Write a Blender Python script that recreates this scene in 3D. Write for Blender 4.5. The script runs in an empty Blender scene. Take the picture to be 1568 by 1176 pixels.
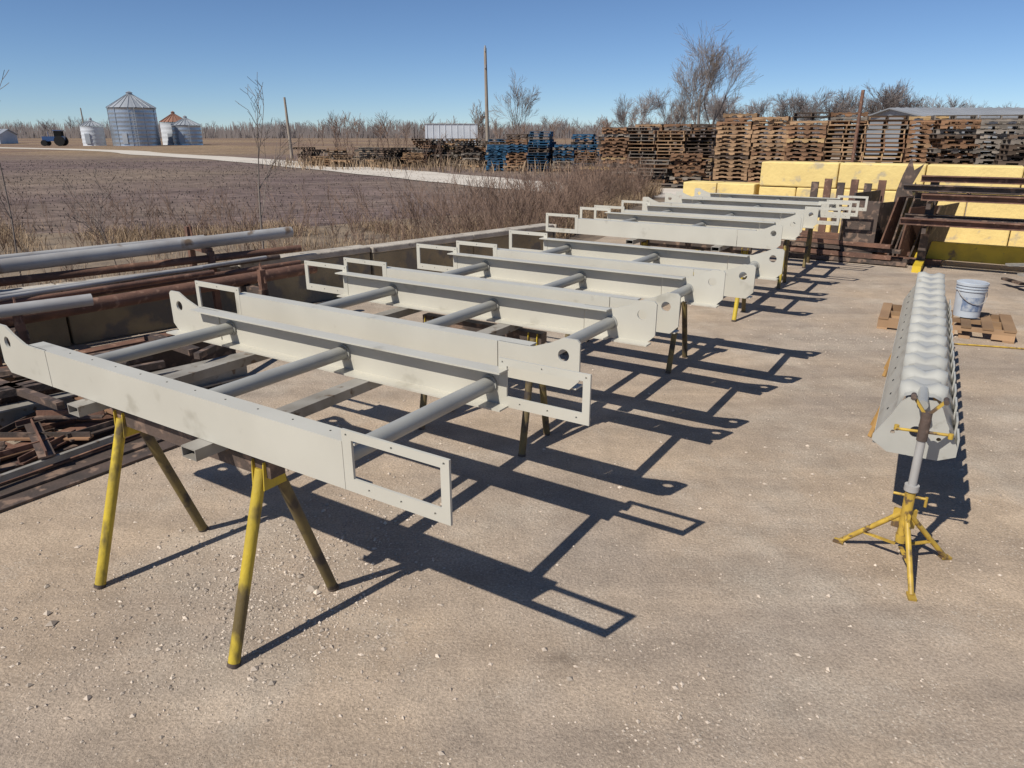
import bpy, math, random
from mathutils import Vector
from mathutils.geometry import tessellate_polygon
R=math.radians
scene=bpy.context.scene
TH=R(-32.5)
U=Vector((math.cos(TH),math.sin(TH),0)); N=Vector((-math.sin(TH),math.cos(TH),0)); Z=Vector((0,0,1))
def W(a,b,z=0.0): return U*a+N*b+Z*z

# ------------------------------------------------------------ materials
def newmat(name):
    m=bpy.data.materials.new(name); m.use_nodes=True
    nt=m.node_tree; b=nt.nodes['Principled BSDF']; return m,nt,b
def mat(name,c1,c2=None,scale=5,rough=0.6,metal=0.0,bump=0.0,bscale=40,detail=4,lo=0.35,hi=0.65,c3=None,s3=30,t3=0.6,stretch=None,island=0.0):
    m,nt,b=newmat(name); L=nt.links
    tc=nt.nodes.new('ShaderNodeTexCoord'); vec=tc.outputs['Object']
    if stretch:
        mp=nt.nodes.new('ShaderNodeMapping'); mp.inputs['Scale'].default_value=stretch[:3]
        L.new(vec,mp.inputs['Vector']); vec=mp.outputs['Vector']
    if c2 is None: c2=tuple(x*0.85 for x in c1)
    n=nt.nodes.new('ShaderNodeTexNoise'); n.inputs['Scale'].default_value=scale; n.inputs['Detail'].default_value=detail
    L.new(vec,n.inputs['Vector'])
    r=nt.nodes.new('ShaderNodeValToRGB'); r.color_ramp.elements[0].position=lo; r.color_ramp.elements[1].position=hi
    r.color_ramp.elements[0].color=(*c1,1); r.color_ramp.elements[1].color=(*c2,1)
    L.new(n.outputs['Fac'],r.inputs['Fac']); col=r.outputs['Color']
    if c3:
        n3=nt.nodes.new('ShaderNodeTexNoise'); n3.inputs['Scale'].default_value=s3; n3.inputs['Detail'].default_value=4
        L.new(vec,n3.inputs['Vector'])
        r3=nt.nodes.new('ShaderNodeValToRGB'); r3.color_ramp.elements[0].position=t3; r3.color_ramp.elements[1].position=t3+0.08
        L.new(n3.outputs['Fac'],r3.inputs['Fac'])
        mx=nt.nodes.new('ShaderNodeMixRGB'); mx.inputs['Color2'].default_value=(*c3,1)
        L.new(r3.outputs['Color'],mx.inputs['Fac']); L.new(col,mx.inputs['Color1']); col=mx.outputs['Color']
    if island>0:
        g=nt.nodes.new('ShaderNodeNewGeometry'); mr=nt.nodes.new('ShaderNodeMapRange')
        mr.inputs['To Min'].default_value=1-island; mr.inputs['To Max'].default_value=1+island
        L.new(g.outputs['Random Per Island'],mr.inputs['Value'])
        mx=nt.nodes.new('ShaderNodeMixRGB'); mx.blend_type='MULTIPLY'; mx.inputs['Fac'].default_value=1
        L.new(col,mx.inputs['Color1']); L.new(mr.outputs['Result'],mx.inputs['Color2']); col=mx.outputs['Color']
    L.new(col,b.inputs['Base Color'])
    b.inputs['Roughness'].default_value=rough; b.inputs['Metallic'].default_value=metal
    if rough>0.75: b.inputs['Specular IOR Level'].default_value=0.2
    if bump>0:
        nb=nt.nodes.new('ShaderNodeTexNoise'); nb.inputs['Scale'].default_value=bscale; nb.inputs['Detail'].default_value=3
        L.new(vec,nb.inputs['Vector'])
        bp=nt.nodes.new('ShaderNodeBump'); bp.inputs['Strength'].default_value=bump; bp.inputs['Distance'].default_value=0.02
        L.new(nb.outputs['Fac'],bp.inputs['Height']); L.new(bp.outputs['Normal'],b.inputs['Normal'])
    return m

M={}
M['paint']=mat('grey_paint',(0.52,0.495,0.42),(0.475,0.45,0.38),2.5,0.38,bump=0.015,bscale=60,c3=(0.39,0.365,0.30),s3=5,t3=0.64)
M['paint2']=mat('grey_tube_paint',(0.36,0.355,0.32),(0.30,0.295,0.27),4,0.36)
M['trough']=mat('grey_trough_paint',(0.44,0.43,0.385),(0.38,0.37,0.33),5,0.36,c3=(0.30,0.285,0.245),s3=9,t3=0.64)
M['dark']=mat('dark_hole',(0.01,0.01,0.01),None,5,0.9)
M['rail']=mat('weathered_steel_tube',(0.32,0.30,0.265),(0.21,0.19,0.16),6,0.55,c3=(0.12,0.08,0.05),s3=14,t3=0.6)
M['yel']=mat('worn_yellow_paint',(0.55,0.40,0.03),(0.38,0.275,0.035),7,0.5,c3=(0.12,0.085,0.03),s3=6,t3=0.53,bump=0.15,bscale=50,stretch=(1,1,0.6))
M['jyel']=mat('jack_yellow_paint',(0.55,0.36,0.05),(0.36,0.23,0.04),14,0.5,c3=(0.12,0.075,0.04),s3=18,t3=0.52)
M['leg_shade']=mat('shaded_worn_leg_paint',(0.19,0.14,0.045),(0.11,0.08,0.04),6,0.65,c3=(0.05,0.037,0.028),s3=7,t3=0.54)  # worn, rusty leg yellow with the shade of the far legs put into it
M['rust']=mat('rusty_steel',(0.19,0.095,0.06),(0.11,0.058,0.04),5,0.75,bump=0.2,bscale=60,c3=(0.26,0.15,0.10),s3=11,t3=0.58)
M['rust2']=mat('dark_rusty_steel',(0.10,0.068,0.053),(0.055,0.042,0.034),5,0.7,bump=0.2,bscale=50,c3=(0.21,0.14,0.10),s3=9,t3=0.55)
M['galv']=mat('galvanised_pipe',(0.44,0.43,0.41),(0.31,0.29,0.27),3,0.5,metal=0.05,c3=(0.20,0.14,0.09),s3=4,t3=0.62)
M['conc']=mat('weathered_concrete',(0.47,0.42,0.35),(0.34,0.30,0.25),4,0.9,bump=0.5,bscale=30,c3=(0.18,0.15,0.12),s3=6,t3=0.6)
M['concy']=mat('concrete_faded_yellow',(0.34,0.27,0.165),(0.23,0.185,0.12),2.5,0.9,bump=0.4,bscale=30,c3=(0.19,0.165,0.135),s3=3,t3=0.50)
M['blocky']=mat('yellow_painted_concrete',(0.78,0.60,0.24),(0.69,0.52,0.21),2,0.8,bump=0.5,bscale=14,c3=(0.50,0.41,0.25),s3=4,t3=0.60)
M['brighty']=mat('bright_yellow_steel',(0.70,0.49,0.03),(0.55,0.38,0.03),5,0.5,c3=(0.2,0.13,0.05),s3=6,t3=0.6)
M['bucket']=mat('white_plastic',(0.50,0.54,0.58),(0.42,0.45,0.48),6,0.4)
M['blabel']=mat('bucket_label',(0.14,0.19,0.29),(0.40,0.43,0.46),25,0.5)
M['orange']=mat('orange_paint',(0.42,0.24,0.07),(0.28,0.16,0.06),12,0.6)
M['wood_a']=mat('pallet_wood_brown',(0.26,0.145,0.08),(0.16,0.092,0.055),2,0.85,island=0.4)
M['wood_b']=mat('pallet_wood_tan',(0.36,0.23,0.13),(0.25,0.155,0.09),2,0.85,island=0.4)
M['wood_c']=mat('pallet_wood_grey',(0.23,0.195,0.16),(0.14,0.12,0.10),2,0.9,island=0.45)
M['wood_d']=mat('pallet_wood_dark',(0.11,0.077,0.055),(0.065,0.048,0.037),2,0.9,island=0.45)
M['wood_o']=mat('pallet_wood_fresh',(0.46,0.31,0.15),(0.36,0.24,0.12),2,0.85,island=0.25)
M['blue']=mat('pallet_blue_paint',(0.03,0.10,0.18),(0.03,0.065,0.11),2,0.8,island=0.5)
M['bark']=mat('bare_bark',(0.23,0.19,0.16),(0.16,0.13,0.11),3,0.95)
M['bark_haze']=mat('hazed_distant_bark',(0.25,0.215,0.20),(0.19,0.165,0.155),0.05,1.0)  # distance haze put into the colour, slightly lighter and bluer than near bark
M['twig']=mat('reddish_twigs',(0.26,0.175,0.13),(0.17,0.115,0.085),0.7,0.95)
M['grass']=mat('dry_grass_blades',(0.40,0.29,0.185),(0.27,0.19,0.12),1.2,0.95,island=0.35)
M['stub']=mat('field_stubble_straw',(0.24,0.195,0.155),(0.15,0.12,0.10),0.8,0.95)
M['metal']=mat('corrugated_silo_steel',(0.50,0.53,0.56),(0.38,0.41,0.44),0.4,0.36,metal=0.75)
M['roofm']=mat('silo_roof_steel',(0.42,0.44,0.46),(0.34,0.36,0.38),0.4,0.5,metal=0.4)
M['groof']=mat('grey_metal_roof',(0.34,0.35,0.36),(0.28,0.29,0.30),0.3,0.6,metal=0.2)
M['rroof']=mat('rusty_silo_roof',(0.30,0.16,0.11),(0.22,0.12,0.09),0.6,0.8)
M['white']=mat('white_metal_siding',(0.60,0.62,0.64),(0.50,0.52,0.54),0.5,0.6)
M['pole']=mat('wooden_pole',(0.36,0.30,0.24),(0.25,0.205,0.16),3,0.9,stretch=(6,6,0.5))
M['stone']=mat('limestone_chips',(0.56,0.47,0.375),(0.36,0.295,0.235),8,0.9,island=0.3)
M['blackrub']=mat('black_rubber',(0.02,0.02,0.02),None,4,0.8)
M['tblue']=mat('tractor_blue',(0.04,0.09,0.22),None,4,0.4)

def nodekit(nt,v0):
    L=nt.links
    def noise(s,d=4,ro=0.6,v=None):
        n=nt.nodes.new('ShaderNodeTexNoise'); n.inputs['Scale'].default_value=s; n.inputs['Detail'].default_value=d
        n.inputs['Roughness'].default_value=ro; L.new(v or v0,n.inputs['Vector']); return n.outputs['Fac']
    def ramp(f,a,b_,ca,cb):
        r=nt.nodes.new('ShaderNodeValToRGB'); e=r.color_ramp.elements; e[0].position=a; e[1].position=b_
        e[0].color=(*ca,1); e[1].color=(*cb,1); L.new(f,r.inputs['Fac']); return r.outputs['Color']
    def mix(t,f,c1,c2):
        x=nt.nodes.new('ShaderNodeMixRGB'); x.blend_type=t
        if isinstance(f,float): x.inputs['Fac'].default_value=f
        else: L.new(f,x.inputs['Fac'])
        for s,c in (('Color1',c1),('Color2',c2)):
            if isinstance(c,tuple): x.inputs[s].default_value=(*c,1)
            else: L.new(c,x.inputs[s])
        return x.outputs['Color']
    return noise,ramp,mix
def yardmat():
    m,nt,b=newmat('limestone_gravel'); L=nt.links
    tc=nt.nodes.new('ShaderNodeTexCoord'); v=tc.outputs['Object']
    noise,ramp,mix=nodekit(nt,v)
    base=ramp(noise(0.45,4),0.38,0.62,(0.50,0.385,0.275),(0.405,0.33,0.26))
    base=mix('MIX',ramp(noise(1.1,6),0.50,0.66,(0,0,0),(0.75,)*3),base,(0.50,0.42,0.33))
    # faint wheel tracks running along the frames
    mp2=nt.nodes.new('ShaderNodeMapping'); mp2.inputs['Rotation'].default_value=(0,0,R(-62)); mp2.inputs['Scale'].default_value=(0.10,1.0,1); L.new(v,mp2.inputs['Vector'])
    base=mix('MULTIPLY',1.0,base,ramp(noise(2.6,5,0.6,mp2.outputs['Vector']),0.38,0.62,(0.86,0.86,0.87),(1.06,)*3))
    n5=noise(4,8,0.72)
    base=mix('MULTIPLY',1.0,base,ramp(n5,0.3,0.7,(0.80,)*3,(1.12,)*3))
    n60=noise(80,4,0.75)
    base=mix('MULTIPLY',1.0,base,ramp(n60,0.34,0.66,(0.66,)*3,(1.22,)*3))
    vo=nt.nodes.new('ShaderNodeTexVoronoi'); vo.inputs['Scale'].default_value=60; L.new(v,vo.inputs['Vector'])
    spots=ramp(vo.outputs['Distance'],0.16,0.27,(1,)*3,(0,)*3)
    gate=ramp(noise(2.2,4),0.47,0.62,(0.05,)*3,(0.7,)*3)
    sg=mix('MULTIPLY',1.0,spots,gate)
    base=mix('MIX',sg,base,(0.60,0.52,0.42))
    mp=nt.nodes.new('ShaderNodeMapping'); mp.inputs['Location'].default_value=(-0.20,-2.33,0); L.new(v,mp.inputs['Vector'])
    ln=nt.nodes.new('ShaderNodeVectorMath'); ln.operation='LENGTH'; L.new(mp.outputs['Vector'],ln.inputs[0])
    ad=nt.nodes.new('ShaderNodeMath'); ad.operation='MULTIPLY_ADD'; L.new(noise(11,6,0.7),ad.inputs[0]); ad.inputs[1].default_value=0.55
    L.new(ln.outputs['Value'],ad.inputs[2])
    st=ramp(ad.outputs[0],0.24,0.36,(0.6,)*3,(0,)*3)
    base=mix('MIX',st,base,(0.19,0.145,0.105))
    L.new(base,b.inputs['Base Color']); b.inputs['Roughness'].default_value=0.95; b.inputs['Specular IOR Level'].default_value=0.15
    h1=nt.nodes.new('ShaderNodeMath'); h1.operation='MULTIPLY_ADD'; L.new(n60,h1.inputs[0]); h1.inputs[1].default_value=0.25
    L.new(n5,h1.inputs[2])
    bp=nt.nodes.new('ShaderNodeBump'); bp.inputs['Strength'].default_value=0.75; bp.inputs['Distance'].default_value=0.035
    L.new(h1.outputs[0],bp.inputs['Height']); L.new(bp.outputs['Normal'],b.inputs['Normal'])
    return m
M['yard']=yardmat()
def fieldmat():
    m,nt,b=newmat('tilled_field_soil'); L=nt.links
    tc=nt.nodes.new('ShaderNodeTexCoord'); v=tc.outputs['Object']
    mp=nt.nodes.new('ShaderNodeMapping'); mp.inputs['Rotation'].default_value=(0,0,R(12)); mp.inputs['Scale'].default_value=(0.3,1.0,1); L.new(v,mp.inputs['Vector'])
    noise,ramp,mix=nodekit(nt,v); mv=mp.outputs['Vector']
    sep=nt.nodes.new('ShaderNodeSeparateXYZ'); L.new(v,sep.inputs[0])
    mr=nt.nodes.new('ShaderNodeMapRange'); mr.inputs['From Min'].default_value=65; mr.inputs['From Max'].default_value=90; L.new(sep.outputs['Y'],mr.inputs['Value'])
    c=mix('MIX',mr.outputs['Result'],(0.185,0.147,0.125),(0.235,0.175,0.125))
    c=mix('MULTIPLY',1.0,c,ramp(noise(0.03,3),0.42,0.58,(0.80,0.76,0.84),(1.1,1.08,1.0)))
    c=mix('MULTIPLY',1.0,c,ramp(noise(0.5,5,0.6,mv),0.35,0.65,(0.82,)*3,(1.18,)*3))
    nn=noise(6,5,0.75,mv)
    c=mix('MULTIPLY',1.0,c,ramp(nn,0.38,0.62,(0.55,)*3,(1.5,1.46,1.38)))
    L.new(c,b.inputs['Base Color']); b.inputs['Roughness'].default_value=1; b.inputs['Specular IOR Level'].default_value=0.05
    bp=nt.nodes.new('ShaderNodeBump'); bp.inputs['Strength'].default_value=0.5; bp.inputs['Distance'].default_value=0.05
    L.new(nn,bp.inputs['Height']); L.new(bp.outputs['Normal'],b.inputs['Normal'])
    return m
M['field']=fieldmat()
M['road']=mat('white_gravel_road',(0.60,0.54,0.46),(0.50,0.445,0.375),0.5,0.95,bump=0.2,bscale=6)
M['weedsoil']=mat('verge_soil',(0.25,0.19,0.13),(0.16,0.125,0.095),1.5,1.0,bump=0.6,bscale=8)

# ------------------------------------------------------------ mesh builder
class MB:
    def __init__(s,name,mats):
        s.n=name; s.v=[]; s.f=[]; s.mi=[]; s.sm=[]; s.mats=mats if isinstance(mats,list) else [mats]
    def add(s,vs,fs,mi=0,sm=False):
        o=len(s.v); s.v.extend([tuple(x) for x in vs])
        for f in fs: s.f.append([i+o for i in f]); s.mi.append(mi); s.sm.append(sm)
    def box(s,c,ax,ay,az,mi=0):
        c=Vector(c);ax=Vector(ax);ay=Vector(ay);az=Vector(az)
        vs=[c+ax*i+ay*j+az*k for k in(-1,1) for j in(-1,1) for i in(-1,1)]
        s.add(vs,[(0,2,3,1),(4,5,7,6),(0,1,5,4),(2,6,7,3),(0,4,6,2),(1,3,7,5)],mi)
    def abox(s,c,d,mi=0,rot=0):
        x=Vector((math.cos(rot),math.sin(rot),0));y=Vector((-math.sin(rot),math.cos(rot),0))
        s.box(c,x*d[0]/2,y*d[1]/2,Z*d[2]/2,mi)
    def beam(s,p0,p1,w,h,mi=0,up=Z):
        p0=Vector(p0);p1=Vector(p1);d=(p1-p0);L=d.length;d.normalize()
        sd=d.cross(up)
        if sd.length<1e-4: sd=d.cross(Vector((1,0,0)))
        sd.normalize();u2=sd.cross(d)
        s.box((p0+p1)/2,d*L/2,sd*w/2,u2*h/2,mi)
    def cyl(s,p0,p1,r0,r1=None,n=12,mi=0,cap=True,sm=True):
        if r1 is None:r1=r0
        p0=Vector(p0);p1=Vector(p1);d=(p1-p0).normalized()
        a=d.cross(Z) if abs(d.z)<0.95 else d.cross(Vector((1,0,0)))
        a.normalize();b=d.cross(a)
        vs=[]
        for p,r in [(p0,r0),(p1,r1)]:
            for i in range(n):
                t=2*math.pi*i/n; vs.append(p+a*r*math.cos(t)+b*r*math.sin(t))
        s.add(vs,[(i,(i+1)%n,n+(i+1)%n,n+i) for i in range(n)],mi,sm)
        if cap:
            s.add(vs[:n],[tuple(range(n))],mi); s.add(vs[n:],[tuple(range(n))],mi)
    def tubeopen(s,p0,p1,r,n=20,mi=0,dk=1):
        s.cyl(p0,p1,r,n=n,mi=mi,cap=False)
        p0=Vector(p0);p1=Vector(p1);d=(p1-p0).normalized()
        s.cyl(p0,p1,r*0.86,n=n,mi=dk,cap=False)
        a=d.cross(Z).normalized();b=d.cross(a)
        for p in(p0,p1):
            vs=[p+(a*math.cos(2*math.pi*i/n)+b*math.sin(2*math.pi*i/n))*q for q in(r,r*0.86) for i in range(n)]
            s.add(vs,[(i,(i+1)%n,n+(i+1)%n,n+i) for i in range(n)],mi)
    def plate(s,o,ex,ey,en,outer,holes,t,mi=0):
        loops=[outer]+holes
        flat=[p for l in loops for p in l]
        tris=tessellate_polygon([[Vector((p[0],p[1],0)) for p in l] for l in loops])
        for k in(0,1):
            s.add([o+ex*p[0]+ey*p[1]+en*(t*k) for p in flat],[tuple(x) for x in tris],mi)
        for l in loops:
            n=len(l)
            vs=[o+ex*p[0]+ey*p[1] for p in l]+[o+ex*p[0]+ey*p[1]+en*t for p in l]
            s.add(vs,[(i,(i+1)%n,n+(i+1)%n,n+i) for i in range(n)],mi)
    def done(s,parent=None):
        me=bpy.data.meshes.new(s.n); me.from_pydata(s.v,[],s.f)
        for m in s.mats: me.materials.append(m)
        me.polygons.foreach_set('material_index',s.mi); me.polygons.foreach_set('use_smooth',s.sm)
        me.update()
        ob=bpy.data.objects.new(s.n,me); scene.collection.objects.link(ob)
        if parent: ob.parent=parent
        return ob
def empty(name,loc=(0,0,0)):
    e=bpy.data.objects.new(name,None); e.location=loc; scene.collection.objects.link(e); return e
def circ(cx,cy,r,n=18): return [(cx+r*math.cos(2*math.pi*i/n),cy+r*math.sin(2*math.pi*i/n)) for i in range(n)]

# ------------------------------------------------------------ ground
g=MB('ground',M['field']); g.add([(-3000,-200,-0.04),(3000,-200,-0.04),(3000,5000,-0.04),(-3000,5000,-0.04)],[(0,1,2,3)]); g.done()
y=MB('gravel_yard',M['yard'])
poly=[(-60,-30),(60,-30),(80,70),(24,70),(9,32),(4.2,20),(1.2,13.2),(-2.0,10.0),(-6.2,5.9),(-20,-6)]
y.add([(a,b,0) for a,b in poly],[tuple(range(len(poly)))]); y.done()
v=MB('verge_soil',M['weedsoil'])
inner=[(-22,-8),(-6.0,5.6),(-1.8,9.8),(1.4,13.1),(4.2,19.2),(7.8,29.5)]
outer=[(-34,6),(-15,15.0),(-9.5,15.6),(-4.5,16.8),(1.2,21.5),(4.6,30.5)]
vs=[(a,b,-0.02) for a,b in inner]+[(a,b,-0.02) for a,b in outer]
v.add(vs,[(i,i+1,6+i+1,6+i) for i in range(5)]); v.done()
rd=MB('gravel_road',M['road'])
c=[(-160,165),(-64,106),(-38,79),(-24,64),(-10.8,46.6),(-3,35.8),(1.65,29.5),(6,26.5),(12,24.5),(20,23)]
cv=[]
def cr(p0,p1,p2,p3,t): return tuple(0.5*((2*p1[k])+(-p0[k]+p2[k])*t+(2*p0[k]-5*p1[k]+4*p2[k]-p3[k])*t*t+(-p0[k]+3*p1[k]-3*p2[k]+p3[k])*t**3) for k in(0,1))
for i in range(len(c)-1):
    p0=c[max(i-1,0)];p3=c[min(i+2,len(c)-1)]
    for k in range(6): cv.append(cr(p0,c[i],c[i+1],p3,k/6))
cv.append(c[-1]); vs=[]
for i in range(len(cv)):
    a=Vector(cv[max(i-1,0)]);b=Vector(cv[min(i+1,len(cv)-1)]);d=(b-a).normalized();n=Vector((-d.y,d.x))
    w=2.1+0.12*math.sin(i*1.7)
    p=Vector(cv[i]); vs+= [(*(p+n*w),-0.01),(*(p-n*w),-0.01)]
rd.add(vs,[(2*i,2*i+1,2*i+3,2*i+2) for i in range(len(cv)-1)]); rd.done()

# ------------------------------------------------------------ steel frames
ZB,HB=0.85,0.18
def side(mb,b,inw,aR,aE,dots=False):
    sg=1 if aE>aR else -1
    L=abs(aE-aR); o=W(aR,b,ZB); ex=U*sg; en=N*inw; t=0.008
    mb.plate(o,ex,Z,en,[(0,0),(0.45,0),(0.45,0.225),(0,0.225)],[[(0.034,0.05),(0.034,0.192),(0.408,0.192),(0.408,0.05)]]+
             [circ(x,0.025,0.005,8) for x in(0.06,0.2,0.34)]+[circ(x,0.208,0.005,8) for x in(0.02,0.23,0.43)],0.010,0)
    e0=L-0.46
    mb.plate(o,ex,Z,en,[(0.452,0),(e0,0),(e0,HB),(0.452,HB)],[],t,0)
    mb.plate(o,ex,Z,en,[(e0+0.005,0),(L-0.05,0),(L,0.05),(L,HB+0.055),(L-0.015,HB+0.07),(L-0.09,HB+0.07),(L-0.16,HB+0.035),(L-0.26,HB),(e0+0.005,HB)],
             [circ(L-0.085,HB-0.015,0.03,20)],0.012,0)
    w=0.072
    for z in(HB-t/2,t/2):
        mb.box(o+ex*((0.40+L-0.28)/2)+en*(t+w/2)+Z*z,ex*(L-0.28-0.40)/2,en*w/2,Z*t/2,0)
    mb.box(o+ex*(L-0.13)+en*(0.012+w/2)+Z*(t/2),ex*0.11,en*w/2,Z*t/2,0)
    if dots:
      for k in range(int((L-0.9)/0.19)):
        s_=0.55+k*0.19
        mb.cyl(o+ex*s_+en*0.045+Z*(HB-0.002),o+ex*s_+en*0.045+Z*(HB+0.001),0.0038,n=8,mi=1)
frames=[(1.53,2.49,-1.20,-4.06,[-1.7,-2.6,-3.5]),
(2.83,3.79,-4.32,-1.43,[-1.71,-2.55,-3.42]),
(4.05,4.96,-4.17,-1.39,[-1.65,-2.51,-3.42]),
(5.29,6.2,-3.98,-1.27,[-1.5,-2.39,-3.3]),
(7.85,8.78,-4.5,-1.66,[-1.95,-2.8,-3.7]),
(9.10,10.02,-4.45,-1.7,[-1.95,-2.8,-3.7]),
(10.45,11.4,-1.5,-4.3,[-1.95,-2.8,-3.7]),
(11.75,12.7,-1.45,-4.25,[-1.95,-2.8,-3.6])]
for k,(b0,b1,aR,aE,tb) in enumerate(frames):
    mb=MB('steel_conveyor_frame',[M['paint'],M['dark'],M['paint2']])
    side(mb,b0,1,aR,aE,k==0); side(mb,b1,-1,aR,aE)
    for a in tb:
        mb.cyl(W(a,b0+0.009,ZB+0.095),W(a,b1-0.009,ZB+0.095),0.034,n=24,mi=2)
        mb.cyl(W(a,b1-0.02,ZB+0.095),W(a,b1-0.0085,ZB+0.095),0.042,n=24,mi=2)
    mb.done()

def rail(a,b0,b1):
    mb=MB('steel_support_tube',[M['rail'],M['dark']])
    w,h,t=0.09,0.048,0.005
    A=W(a,b0,0.80+h/2);B=W(a,b1,0.80+h/2)
    for du,dz,ww,hh in((0,h/2-t/2,w,t),(0,-h/2+t/2,w,t),(w/2-t/2,0,t,h-2*t),(-w/2+t/2,0,t,h-2*t)):
        mb.beam(A+U*du+Z*dz,B+U*du+Z*dz,ww,hh,0)
    mb.done()
for a in(-2.42,-3.27): rail(a,1.45,4.05)
for a in(-2.2,-3.15): rail(a,4.0,6.4)
for a in(-2.3,-3.3): rail(a,7.7,10.3); 
for a in(-2.25,-3.35): rail(a,10.34,12.95)

def sawhorse(a0,a1,b,spread=0.29,dark=False):
    mb=MB('sawhorse',[M['yel'],M['leg_shade'],M['rust2']])
    zt=0.798
    mb.beam(W(a0-0.06,b,zt-0.035),W(a1+0.06,b,zt-0.035),0.07,0.07,2)
    for k,a in enumerate((a0,a1)):
        for sgn in(-1,1):
            top=W(a,b+sgn*0.03,zt-0.04); foot=W(a+(0.02 if sgn<0 else -0.02),b+sgn*spread,0.0)
            mi=0 if (sgn<0 and not dark) else 1  # far legs take the darker colour that carries their shade
            mb.cyl(foot,top,0.024,n=14,mi=mi)
            mb.cyl(foot,foot+(top-foot)*0.02,0.026,n=14,mi=2)
        for da in(-0.036,0.03):
            mb.plate(W(a+da,b,0),N,Z,U,[(-0.055,zt-0.12),(0.055,zt-0.12),(0.045,zt-0.002),(-0.045,zt-0.002)],[],0.006,0)
    mb.done()
sawhorse(-3.16,-2.19,1.63)
sawhorse(-3.1,-2.25,3.82,0.2,True)
sawhorse(-3.1,-2.06,6.05,0.27,True)
sawhorse(-3.3,-2.1,8.2,0.27)
sawhorse(-3.3,-2.1,10.3,0.27)
sawhorse(-3.3,-2.15,12.2,0.27,True)

# ------------------------------------------------------------ ribbed trough on stands
P0=Vector((1.99,3.22,0));P1=Vector((3.81,6.42,0));D=(P1-P0).normalized();S=Vector((D.y,-D.x,0));LT=(P1-P0).length
mb=MB('ribbed_steel_trough',[M['trough'],M['dark'],M['paint2']])
nl=420; nrib=14
prof=[(-0.178,0.53),(-0.178,0.545),(-0.152,0.60),(-0.126,0.655),(-0.102,0.705),(-0.090,0.75),(-0.078,0.79),(-0.045,0.805),(0,0.80),(0.045,0.805),(0.078,0.79),(0.090,0.75),(0.102,0.705),(0.126,0.655),(0.152,0.60),(0.178,0.545),(0.178,0.53)]
wt=[0,0,0,0,0.05,0.7,1.25,0.95,0.25,0.95,1.25,0.7,0.05,0,0,0,0]
vs=[]
for i in range(nl+1):
    f=i/nl; ph=(nrib*f)%1.0
    q1=max(0.0,1-((ph-0.5)/0.27)**2) if abs(ph-0.5)<0.27 else 0.0
    rp=0.036*(q1**0.75)
    for k,(x,z) in enumerate(prof):
        dx,dz=x,z-0.68; l=math.hypot(dx,dz); q=rp*wt[k]
        vs.append(P0+D*(f*LT)+S*(x+dx/l*q)+Z*(z+max(0,dz)/l*q))
m=len(prof)
mb.add(vs,[(i*m+k,i*m+k+1,(i+1)*m+k+1,(i+1)*m+k) for i in range(nl) for k in range(m-1)],0,True)
mb.beam(P0+S*0.158+Z*0.525,P1+S*0.158+Z*0.525,0.045,0.008,0)
mb.beam(P0-S*0.158+Z*0.525,P1-S*0.158+Z*0.525,0.045,0.008,0)
for i in range(nrib):
    c0=P0+D*((i+0.5)*LT/nrib)
    mb.beam(c0+S*0.186-D*0.08+Z*0.55,c0+S*0.186+D*0.08+Z*0.55,0.010,0.09,0)
    nn_=(Vector((0,0,1))*0.42-S*0.9).normalized()
    bp_=c0-S*0.139+Z*0.628+D*0.12
    mb.cyl(bp_-nn_*0.002,bp_+nn_*0.003,0.007,n=8,mi=1)
mb.plate(P0-D*0.012,S,Z,D,[(-0.185,0.54),(-0.11,0.49),(0.11,0.49),(0.185,0.525),(0.185,0.57),(0.12,0.69),(0.09,0.76),(0.06,0.79),(-0.06,0.79),(-0.09,0.76),(-0.12,0.69),(-0.185,0.57)],[circ(0,0.62,0.03,16),circ(-0.10,0.60,0.011,10),circ(0.10,0.60,0.011,10)],0.010,0)
mb.plate(P1+D*0.002,S,Z,D,[(-0.17,0.53),(0.17,0.53),(0.12,0.66),(0.08,0.78),(-0.08,0.78),(-0.12,0.66)],[],0.010,0)
mb.cyl(P0-D*0.13+Z*0.80,P0+D*0.1+Z*0.80,0.024,n=16,mi=2)
mb.done()

J=Vector((1.90,3.02,0))
mb=MB('pipe_jack_stand',[M['jyel'],M['galv'],M['rust2']])
mb.cyl(J+Z*0.12,J+Z*0.42,0.024,n=16,mi=0)
mb.cyl(J+Z*0.40,J+Z*0.72,0.019,n=16,mi=1)
mb.cyl(J+Z*0.40,J+Z*0.43,0.032,n=16,mi=1)
mb.cyl(J+Z*0.66,J+Z*0.80,0.023,n=16,mi=2)
mb.cyl(J+Z*0.70-S*0.11-D*0.01,J+Z*0.70+S*0.11+D*0.02,0.007,n=10,mi=0)
for q in(-0.11,0.11):
    mb.cyl(J+Z*0.69+S*q,J+Z*0.715+S*q,0.011,n=10,mi=0)
mb.cyl(J+Z*0.37-S*0.07,J+Z*0.37+S*0.07,0.007,n=8,mi=0)
mb.cyl(J+Z*0.38+S*0.07,J+Z*0.33+S*0.07,0.007,n=8,mi=0)
for q in(-1,1):
    mb.beam(J+Z*0.78,J+Z*0.86+S*q*0.06,0.02,0.012,0)
    mb.cyl(J+Z*0.865+S*q*0.065-D*0.025,J+Z*0.865+S*q*0.065+D*0.025,0.012,n=12,mi=2)
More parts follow.
